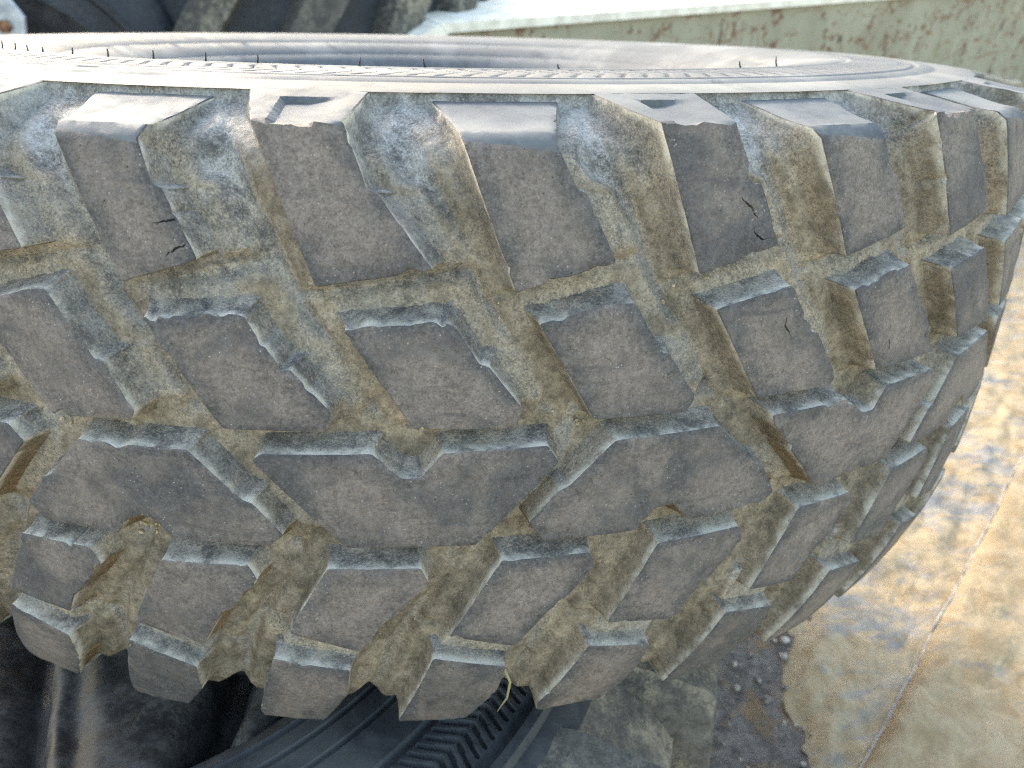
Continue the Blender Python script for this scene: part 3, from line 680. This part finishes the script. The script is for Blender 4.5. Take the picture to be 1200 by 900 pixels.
def low_layer():
    """from a torn left edge to a little way under the folded strip"""
    y = np.arange(.1, 3.0, .006); J = np.arange(190); Y, JJ = np.meshgrid(y, J, indexing='ij')
    xl = .50 + .10 * (y - .6) - .070 * fbm(y * 4, 3.0, 7.0, 3) - .012 * fbm(y * 40, 3.0, 1.0, 5)
    xr = FA[0] + (y - FA[1]) / fd[1] * fd[0] + .14
    q = (JJ / 189.0) ** 1.2
    X = xl[:, None] * (1 - q) + xr[:, None] * q
    V = np.stack([X, Y, tarp_h(X, Y) + .008 - .016 * (1 - q) ** 10], -1).reshape(-1, 3)
    return make_mesh('lower_layer', V, grid_faces(len(y), 190)[:, ::-1], [mat_tarp('muddy_tarp_lower', 0.0, -.025, 1.15)])
link('lower_layer', low_layer(), tarp)
def flap():
    na, nb = 330, 34
    a = np.linspace(-.75, 2.6, na); A, J = np.meshgrid(a, np.arange(nb), indexing='ij')
    wob = .010 * fbm(a * 2.2, 0.0, 2.0, 3) + .003 * fbm(a * 14, 0.0, 6.0, 2)
    wid = .245 + .016 * fbm(a * 6, 1.0, 4.0, 3)
    # cross section: edge of the fold rolls over a rounded lip, then lies down to the right
    q = J / (nb - 1)
    b = wob[:, None] + q * (wid - wob)[:, None]
    lip = .020 * (1 - np.exp(-q * 26)) * np.exp(-q * 1.6) + .004
    X = FA[0] + A * fd[0] + b * fn[0]; Y = FA[1] + A * fd[1] + b * fn[1]
    Z = tarp_h(X, Y) * (1 - q ** 3 * .6) + lip + .004 + .006 * np.abs(fbm(A * 9, b * 22, 12.0, 3))
    V = np.stack([X, Y, Z], -1).reshape(-1, 3)
    # hem hanging down along the fold edge
    H = np.stack([X[:, 0] - fn[0] * .003, Y[:, 0] - fn[1] * .003, Z[:, 0] - .022], -1)
    F = grid_faces(na, nb)
    n0 = len(V); V = np.concatenate([V, H]); i = np.arange(na - 1)
    F2 = np.stack([n0 + i, n0 + i + 1, (i + 1) * nb, i * nb], -1)
    return make_mesh('folded_strip', V, np.concatenate([F[:, ::-1], F2[:, ::-1]]), [mat_tarp('muddy_tarp_upper', 5.0, .035)])
link('folded_strip', flap(), tarp)
M_HEM = Mat('pale_tarp_hem', 0.6, 0.4); M_HEM.color(M_HEM.mix(M_HEM.ramp(M_HEM.noise(60, 4), .35, .65), (.16, .145, .13), (.27, .25, .225))); M_HEM = M_HEM.m
hem_pts = []
for a in np.arange(-.7, 2.5, .02):
    w = float(.010 * fbm(a * 2.2, 0.0, 2.0, 3) + .003 * fbm(a * 14, 0.0, 6.0, 2))
    X = FA[0] + a * fd[0] + w * fn[0]; Y = FA[1] + a * fd[1] + w * fn[1]
    hem_pts.append((X, Y, float(tarp_h(np.array(X), np.array(Y))) + .010))
link('hem', tube_mesh('hem', hem_pts, .0030, M_HEM, 8), tarp)

# ------------------------------------------------------------------ lower tyre, under the big one to the left
R2 = S
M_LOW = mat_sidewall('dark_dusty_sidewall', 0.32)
M_LOWLUG = mat_plain_rubber('dusty_shoulder_rubber', (0.060, 0.054, 0.048), (0.170, 0.150, 0.125), 0.8, 60, (0.30, 0.245, 0.165), 0.6)
low = tag(empty('tyre', (-.337, .5601, .4829 - .455), (TILT, 0, 0)), 'dark dusty tyre with a chevron rib round its sidewall, lying under the big tyre', 'tyre')
LZ = .455
def rev(name, prof, n, mat, zoff=0.0, fnz=None, parent=None, sharp=40):
    pr = np.array(prof); th = np.linspace(0, 2 * math.pi, n, endpoint=False)
    TH = np.repeat(th[:, None], len(pr), 1); Rr = np.repeat(pr[None, :, 0], n, 0); Z = np.repeat(pr[None, :, 1], n, 0).copy()
    if fnz is not None: Rr, Z = fnz(TH, Rr, Z)
    V = np.stack([Rr * np.sin(TH) * R2, -Rr * np.cos(TH) * R2, LZ + Z * R2], -1).reshape(-1, 3)
    return link(name, make_mesh(name, V, grid_faces(n, len(pr), wrap=True), [mat], sharp=sharp), parent)
lp = [(.830, -.030), (.805, -.012), (.794, -.010), (.790, .004), (.778, .004), (.774, -.008), (.765, -.008)]
nb = 21
lp += [(.758 - .072 * i / (nb - 1), -.003) for i in range(nb)]
c0 = 7
lp += [(.680, -.008), (.676, -.008), (.672, -.001), (.625, -.001), (.622, -.006), (.618, -.006), (.615, -.001), (.590, -.002), (.587, -.007), (.583, -.007), (.580, -.002), (.560, -.004), (.556, -.009), (.552, -.009), (.548, -.006),
       (.535, -.012), (.520, -.022), (.505, -.040), (.497, -.062), (.495, -.085), (.51, -.10), (.60, -.06), (.8, -.07), (.9, -.2), (.9, -.5), (.8, -.63), (.5, -.66)]
def chev2(TH, Rr, Z):
    q = np.linspace(-1, 1, nb)
    ph = (TH[:, c0:c0 + nb] * 300 / (2 * math.pi) + 1.35 * np.abs(q)[None]) % 1.0
    Z[:, c0:c0 + nb] -= ((ph < .42) & (np.abs(q)[None] < .95)) * .006
    return Rr, Z
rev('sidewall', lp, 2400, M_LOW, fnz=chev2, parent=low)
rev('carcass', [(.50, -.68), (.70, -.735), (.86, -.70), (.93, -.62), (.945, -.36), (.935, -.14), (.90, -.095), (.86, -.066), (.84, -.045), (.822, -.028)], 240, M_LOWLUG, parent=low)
def lug2_mesh():
    """long shoulder lug: rises from the ring, runs out over the shoulder and down the tread face"""
    A = np.concatenate([np.linspace(-.5, -.43, 5), np.linspace(-.40, .40, 16), np.linspace(.43, .5, 5)]); na = len(A)
    cs = [(.800, -.022, 0), (.812, -.018, .6), (.835, -.022, .9), (.87, -.030, 1), (.93, -.040, 1), (.968, -.050, 1), (.984, -.062, 1), (.985, -.085, 1), (.974, -.088, 1), (.974, -.098, 1), (.987, -.102, 1), (.989, -.16, 1), (.992, -.26, 1), (.992, -.40, 1), (.93, -.42, 1)]
    V = []; m = len(cs)
    for i, a in enumerate(A):
        for (r, z, w) in cs:
            half_ = .050 + .042 * w
            th = a * 2 * half_ + .10 * (r - .9)
            e = max(0.0, abs(a) * 2 - .86) / .14
            drop = .095 * e ** 1.5 * w
            rr = r; zz = z
            if z > -.07: zz = z - drop
            else: rr = r - drop * .9
            n_ = float(fbm(a * 6, r * 12 + z * 9, 3.0, 3)) * .003
            V.append((rr * math.sin(th) * R2, -rr * math.cos(th) * R2, LZ + (zz + n_) * R2))
    return make_mesh('shoulder_lug', V, grid_faces(na, m).tolist(), [M_LOWLUG], sharp=45)
lug2 = lug2_mesh(); NL = 20
for i in range(NL):
    o = link('shoulder_lug', lug2, low); o.rotation_euler.z = math.radians(72.3) + i * 2 * math.pi / NL

# ------------------------------------------------------------------ flat inner tube lying in the lower tyre's hole
M_TUBE = mat_plain_rubber('black_inner_tube_rubber', (0.024, 0.022, 0.021), (0.066, 0.061, 0.056), 0.62, 24, (0.14, 0.13, 0.11), 0.35)
def tube_sheet():
    # height over a plane, in metres, local to the lower tyre; x right, y away
    x = np.linspace(-.33, .27, 240); y = np.linspace(-.42, .28, 240)
    X, Y = np.meshgrid(x, y, indexing='ij')
    el = np.interp(Y, [-.30, -.10, .05], [.112, .036, -.02]) + .006 * fbm(Y * 12, 1.0, 2.0, 2); er = np.interp(Y, [-.30, -.10, .05], [.176, .190, .20]) + .006 * fbm(Y * 10, 4.0, 2.0, 2)
    def lobe(a, b, h, p=4.0):
        q = np.clip((X - a) / (b - a), 0, 1) * 2 - 1
        return h * np.where((X > a) & (X < b), (1 - np.abs(q) ** p), 0)
    Z = -.045 + .010 * fbm(X * 7, Y * 7, 1.0, 3) + 0 * X
    Z = Z + lobe(el, er, .055, 6.0) + lobe(er + .014, .275 + .1 * (Y + .2), .046, 3.0) + lobe(el - .20, el - .010, .030, 5.0)
    Z = Z - .010 * np.exp(-((X - el - .030) / .011) ** 2) + .003 * np.exp(-((X - el - .012) / .007) ** 2)
    rr_ = np.hypot(X + .03, Y + .07); Z = Z - .16 * sstep(.27, .36, rr_) ** 1.5
    Z = Z + .0030 * fbm(X * 26 + Y * 14, Y * 26, 5.0, 3) + .0012 * fbm(X * 20 + Y * 60, X * 50 - Y * 12, 7.0, 3)
    V = np.stack([X, Y, Z], -1).reshape(-1, 3)
    return make_mesh('inner_tube', V, grid_faces(240, 240), [M_TUBE])
Rt = Matrix.Rotation(TILT, 3, 'X')
it = link('inner_tube', tube_sheet())
it.location = Vector((-.372, .5601, .4829)) + Rt @ Vector((0, 0, -.005)); it.rotation_euler = (TILT, 0, 0)
tag(it, 'folded black inner tube slumped beneath the left end of the big tyre', 'inner tube')

# ------------------------------------------------------------------ olive metal container behind
def mat_olive():
    m = Mat('scratched_olive_paint', 0.6, 0.3)
    n1 = m.noise(5, 5, 0.6); n2 = m.noise(40, 5, 0.7); n3 = m.noise(11, 5, 0.65, None, 0.4); n4 = m.noise(26, 4, 0.6)
    c = m.mix(m.ramp(n1, 0.3, 0.7), (0.215, 0.200, 0.148), (0.275, 0.260, 0.200))
    c = m.mix(m.ramp(n2, 0.55, 0.7, 0, .35), c, (0.30, 0.285, 0.225))
    def scratch(sc_, st, w, seed):
        o = m.n.new('ShaderNodeVectorMath'); o.operation = 'ADD'; o.inputs[1].default_value = (seed, seed, seed); m.t.links.new(m.tc.outputs['Object'], o.inputs[0])
        return m.ramp(m.math('ABSOLUTE', m.math('SUBTRACT', m.noise(sc_, 3, 0.5, o.outputs[0], 1.5, st), 0.5)), 0.0, w, 1.0, 0)
    s1 = scratch(2.2, (2.4, 2.4, .6, (0, .5, .2)), .010, 1.0); s2 = scratch(2.0, (.7, .7, 3.0, (0, -.35, .2)), .010, 4.0); s3 = scratch(1.6, (2.0, 2.0, .25), .012, 8.0)
    c = m.mix(m.math('MULTIPLY', m.math('MAXIMUM', s1, s2), m.ramp(n3, .38, .52, 0, .95)), c, (0.15, 0.07, 0.04))
    c = m.mix(m.math('MULTIPLY', s3, m.ramp(n3, .50, .62, 0, .85)), c, (0.06, 0.045, 0.03))
    c = m.mix(m.ramp(m.math('ADD', m.math('MULTIPLY', n4, .65), m.math('MULTIPLY', n3, .35)), 0.555, 0.60, 0, 0.9), c, (0.12, 0.060, 0.038))
    c = m.mix(m.ramp(m.noise(17, 4, 0.6, None, .3, (1, 1, .45)), .66, .70, 0, .85), c, (0.05, 0.042, 0.03))
    c = m.mix(m.ramp(m.noise(70, 3), .66, .72, 0, .6), c, (0.09, 0.055, 0.035))
    m.color(c); m.rough(m.ramp(n2, .3, .7, .5, .85)); m.bump(n2, .2, .002)
    return m.m
M_OLIVE = mat_olive()
bd = np.array([1.259, .71]); bd /= np.hypot(*bd); bn = np.array([-bd[1], bd[0]])
def bpt(a, d, z): return (.026 + bd[0] * a + bn[0] * d, 2.34 + bd[1] * a + bn[1] * d, z)
def prism(name, outline, d0, d1, mat, parent):
    n = len(outline); V = [bpt(a, d0, z) for a, z in outline] + [bpt(a, d1, z) for a, z in outline]
    F = [list(range(n)), list(range(n, 2 * n))[::-1]] + [[i, i + n, (i + 1) % n + n, (i + 1) % n] for i in range(n)]
    return link(name, make_mesh(name, V, F, [mat], smooth=False), parent)
box = tag(empty('metal_container', bpt(1.4, .3, 0)), 'scratched olive green metal container with a sloping end, behind the big tyre', 'container')
box_parts = []
bpar = box
def P_(name, outline, d0, d1, mat=M_OLIVE):
    o = prism(name, outline, d0, d1, mat, None); o.parent = box; o.matrix_parent_inverse = Matrix.Translation(-Vector(bpt(1.4, .3, 0))); return o
P_('body', [(-.62, .42), (-.62, .02), (7.0, .02), (7.0, .672), (.03, .672)], .012, .50)
M_LID = Mat('sunlit_pale_lid', .9, .2); M_LID.color(M_LID.mix(M_LID.ramp(M_LID.noise(20, 5), .35, .65), (.52, .48, .41), (.70, .66, .58))); M_LID = M_LID.m  # pale colour stands in for strong sun on the olive lid and end
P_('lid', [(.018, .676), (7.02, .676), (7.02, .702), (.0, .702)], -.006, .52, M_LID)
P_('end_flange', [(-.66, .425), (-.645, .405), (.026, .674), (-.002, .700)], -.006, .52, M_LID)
# ------------------------------------------------------------------ tractor tyre behind, left
M_TRAC = mat_plain_rubber('dusty_tractor_tyre', (0.036, 0.035, 0.033), (0.085, 0.081, 0.073), 0.7, 9, (0.26, 0.235, 0.18), 0.6)
M_TRACD = mat_plain_rubber('dark_tractor_carcass', (0.014, 0.016, 0.022), (0.034, 0.037, 0.046), 0.6, 12, (0.09, 0.09, 0.085), 0.2)
trac = tag(empty('tractor_tyre', (-.60, 2.95, 0)), 'tractor tyre with thick dusty lugs lying behind the big tyre at left', 'tyre')
RT = .80
def revt(name, prof, n, mat, parent):
    V = np.array([(r * math.sin(t), -r * math.cos(t), z) for t in np.linspace(0, 2 * math.pi, n, endpoint=False) for r, z in prof])
    return link(name, make_mesh(name, V, grid_faces(n, len(prof), wrap=True), [mat], sharp=45), parent)
revt('carcass', [(.36, .06), (.60, .03), (.70, .10), (.735, .3), (.745, .5), (.735, .7), (.70, .93), (.60, 1.0), (.36, .96), (.35, .85), (.34, .5), (.35, .2), (.36, .06)], 160, M_TRACD, trac)
def lug_t(th0, th1, z0, z1, w0, w1, name='lug'):
    """bar that climbs round the tread from (th0, z0) to (th1, z1)"""
    n = 14; V = []
    sec = [(-1, .70), (-.78, .80), (.70, .81), (1, .70)]
    for i in range(n):
        t = i / (n - 1); th = th0 + (th1 - th0) * t; z = z0 + (z1 - z0) * t; w = w0 + (w1 - w0) * t
        for s_, r in sec:
            rr = r if 0 < i < n - 1 else r - .02
            V.append((rr * math.sin(th + s_ * w), -rr * math.cos(th + s_ * w), z + .01 * math.sin(7 * t + s_)))
    F = grid_faces(n, 4).tolist() + [[0, 1, 2, 3], [4 * n - 1, 4 * n - 2, 4 * n - 3, 4 * n - 4]]
    return link(name, make_mesh(name, V, F, [M_TRAC], sharp=40), trac)
for i in range(18):
    t0 = -.10 + i * 2 * math.pi / 18
    lug_t(t0, t0 + .34, .52, .95, .075, .10)
    lug_t(t0 + .17, t0 + .17 + .34, .48, .05, .075, .10)

# ------------------------------------------------------------------ galvanised bracket at the far left
M_GALV = Mat('galvanised_steel', 0.45, 0.5)
M_GALV.color(M_GALV.mix(M_GALV.ramp(M_GALV.noise(30, 5), .35, .65), (.22, .25, .30), (.42, .45, .50))); M_GALV.b.inputs['Metallic'].default_value = .35; M_GALV = M_GALV.m
M_RUST = Mat('rusty_bolt', .85, .3); M_RUST.color(M_RUST.mix(M_RUST.ramp(M_RUST.noise(90, 4), .35, .65), (.10, .05, .03), (.24, .13, .07))); M_RUST = M_RUST.m
br = tag(empty('steel_bracket', (-.862, 1.85, .597)), 'small galvanised steel bracket with a rusty bolt at the top left corner', 'bracket')
ol = [(-.16, -.02), (.01, -.02), (.028, .0), (.034, .03), (.02, .055), (-.055, .16), (-.16, .16)]
rim_ = [(x, 0, z) for x, z in ol]
n = len(ol)
V = [(x, -.006, z) for x, z in ol] + [(x, .006, z) for x, z in ol]
F = [list(range(n)), list(range(n, 2 * n))[::-1]] + [[i, i + n, (i + 1) % n + n, (i + 1) % n] for i in range(n)]
pl = link('plate', make_mesh('plate', V, F, [M_GALV], smooth=False), br, (0, 0, .14))
V = []; 
for y, r in ((-.02, .010), (-.018, .013), (-.0065, .013)):
    for q in range(6): V.append((r * math.cos(q * math.pi / 3), y, r * math.sin(q * math.pi / 3)))
F = [list(range(6))] + [[a * 6 + q, (a + 1) * 6 + q, (a + 1) * 6 + (q + 1) % 6, a * 6 + (q + 1) % 6] for a in range(2) for q in range(6)]
link('bolt', make_mesh('bolt', V, F, [M_RUST], smooth=False), br, (-.005, 0, .155))
post = [(-.16, -.03, -.55), (-.10, -.03, -.55), (-.10, .03, -.55), (-.16, .03, -.55), (-.16, -.03, .31), (-.10, -.03, .31), (-.10, .03, .31), (-.16, .03, .31)]
link('post', make_mesh('post', [(a, b + .037, c) for a, b, c in post], [[0, 3, 2, 1], [4, 5, 6, 7], [0, 1, 5, 4], [1, 2, 6, 5], [2, 3, 7, 6], [3, 0, 4, 7]], [M_GALV], smooth=False), br)

# ------------------------------------------------------------------ grass straw caught between two lugs
M_STRAW = Mat('dry_grass', .7, .3); M_STRAW.color(M_STRAW.mix(M_STRAW.noise(60, 3), (.17, .15, .075), (.27, .235, .13))); M_STRAW = M_STRAW.m

# ------------------------------------------------------------------ dark worn tyre standing at the left, in front of the tractor tyre
stand = tag(empty('tyre', (-1.17, 2.02, 0)), 'dark smooth tyre standing on edge at the far left, beside the steel bracket', 'tyre')
stand.rotation_euler = (0, math.radians(14), math.radians(24))
def rev_y(name, prof, n, mat):
    V = np.array([(r * math.sin(t), y, .50 + r * math.cos(t)) for t in np.linspace(0, 2 * math.pi, n, endpoint=False) for r, y in prof])
    return link(name, make_mesh(name, V, grid_faces(n, len(prof), wrap=True), [mat], sharp=45), stand)
rev_y('sidewall', [(.20, -.02), (.24, -.055), (.30, -.085), (.325, -.09), (.33, -.096), (.34, -.096), (.345, -.09), (.385, -.088), (.39, -.094), (.405, -.094), (.41, -.087), (.46, -.07), (.49, -.05)], 120, M_TRACD)
rev_y('tread', [(.49, -.05), (.50, -.03), (.50, -.012), (.492, -.010), (.492, .010), (.50, .012), (.50, .05), (.49, .07), (.42, .10), (.30, .09), (.20, .04), (.20, -.02)], 120, M_TRACD)
# straw between two shoulder lugs
st = link('grass_straw', tube_mesh('grass_straw', [(0, 0, 0), (.004, -.003, -.010), (.002, -.006, -.022), (-.004, -.007, -.034)], [.0010, .0009, .0007, .0003], M_STRAW, 6))
st.location = (0.0385, 0.3184, 0.6273)
tag(st, 'thin dry grass straw hanging between two lugs of the big tyre', 'straw')

# pebbles and clods on the soil and the sandy ground
def pebbles():
    r = np.random.RandomState(5); n = 1500
    near_ = r.rand(n) < .6
    X = np.where(near_, -.1 + r.rand(n) * .85, -2 + r.rand(n) * 6); Y = np.where(near_, .35 + r.rand(n) * .8, 3.2 + r.rand(n) * 7)
    sz = np.where(near_, .002 + .006 * r.rand(n) ** 3, .006 + .03 * r.rand(n) ** 3)
    ico = np.array([(0, 0, 1), (.89, 0, .45), (.28, .85, .45), (-.72, .53, .45), (-.72, -.53, .45), (.28, -.85, .45), (.72, .53, -.45), (-.28, .85, -.45), (-.89, 0, -.45), (-.28, -.85, -.45), (.72, -.53, -.45), (0, 0, -1)])
    fi = np.array([(0, 1, 2), (0, 2, 3), (0, 3, 4), (0, 4, 5), (0, 5, 1), (1, 6, 2), (2, 7, 3), (3, 8, 4), (4, 9, 5), (5, 10, 1), (6, 7, 2), (7, 8, 3), (8, 9, 4), (9, 10, 5), (10, 6, 1), (11, 7, 6), (11, 8, 7), (11, 9, 8), (11, 10, 9), (11, 6, 10)])
    C_ = np.stack([X, Y, np.where(near_, .012, 0) + sz * .3], -1)
    V = C_[:, None, :] + ico[None] * sz[:, None, None] * np.array([1, 1, .65]) * (.7 + .6 * r.rand(n, 12, 1))
    return V.reshape(-1, 3), (fi[None] + np.arange(n)[:, None, None] * 12).reshape(-1, 3)
M_PEB = Mat('grey_tan_pebble', .9, .2); M_PEB.color(M_PEB.mix(M_PEB.ramp(M_PEB.noise(40, 3, .7), .35, .65), (.11, .095, .08), (.36, .32, .27))); M_PEB = M_PEB.m
pv, pf = pebbles()
tag(link('pebbles', make_mesh('pebbles', pv, pf, [M_PEB], smooth=True)), kind='stuff')
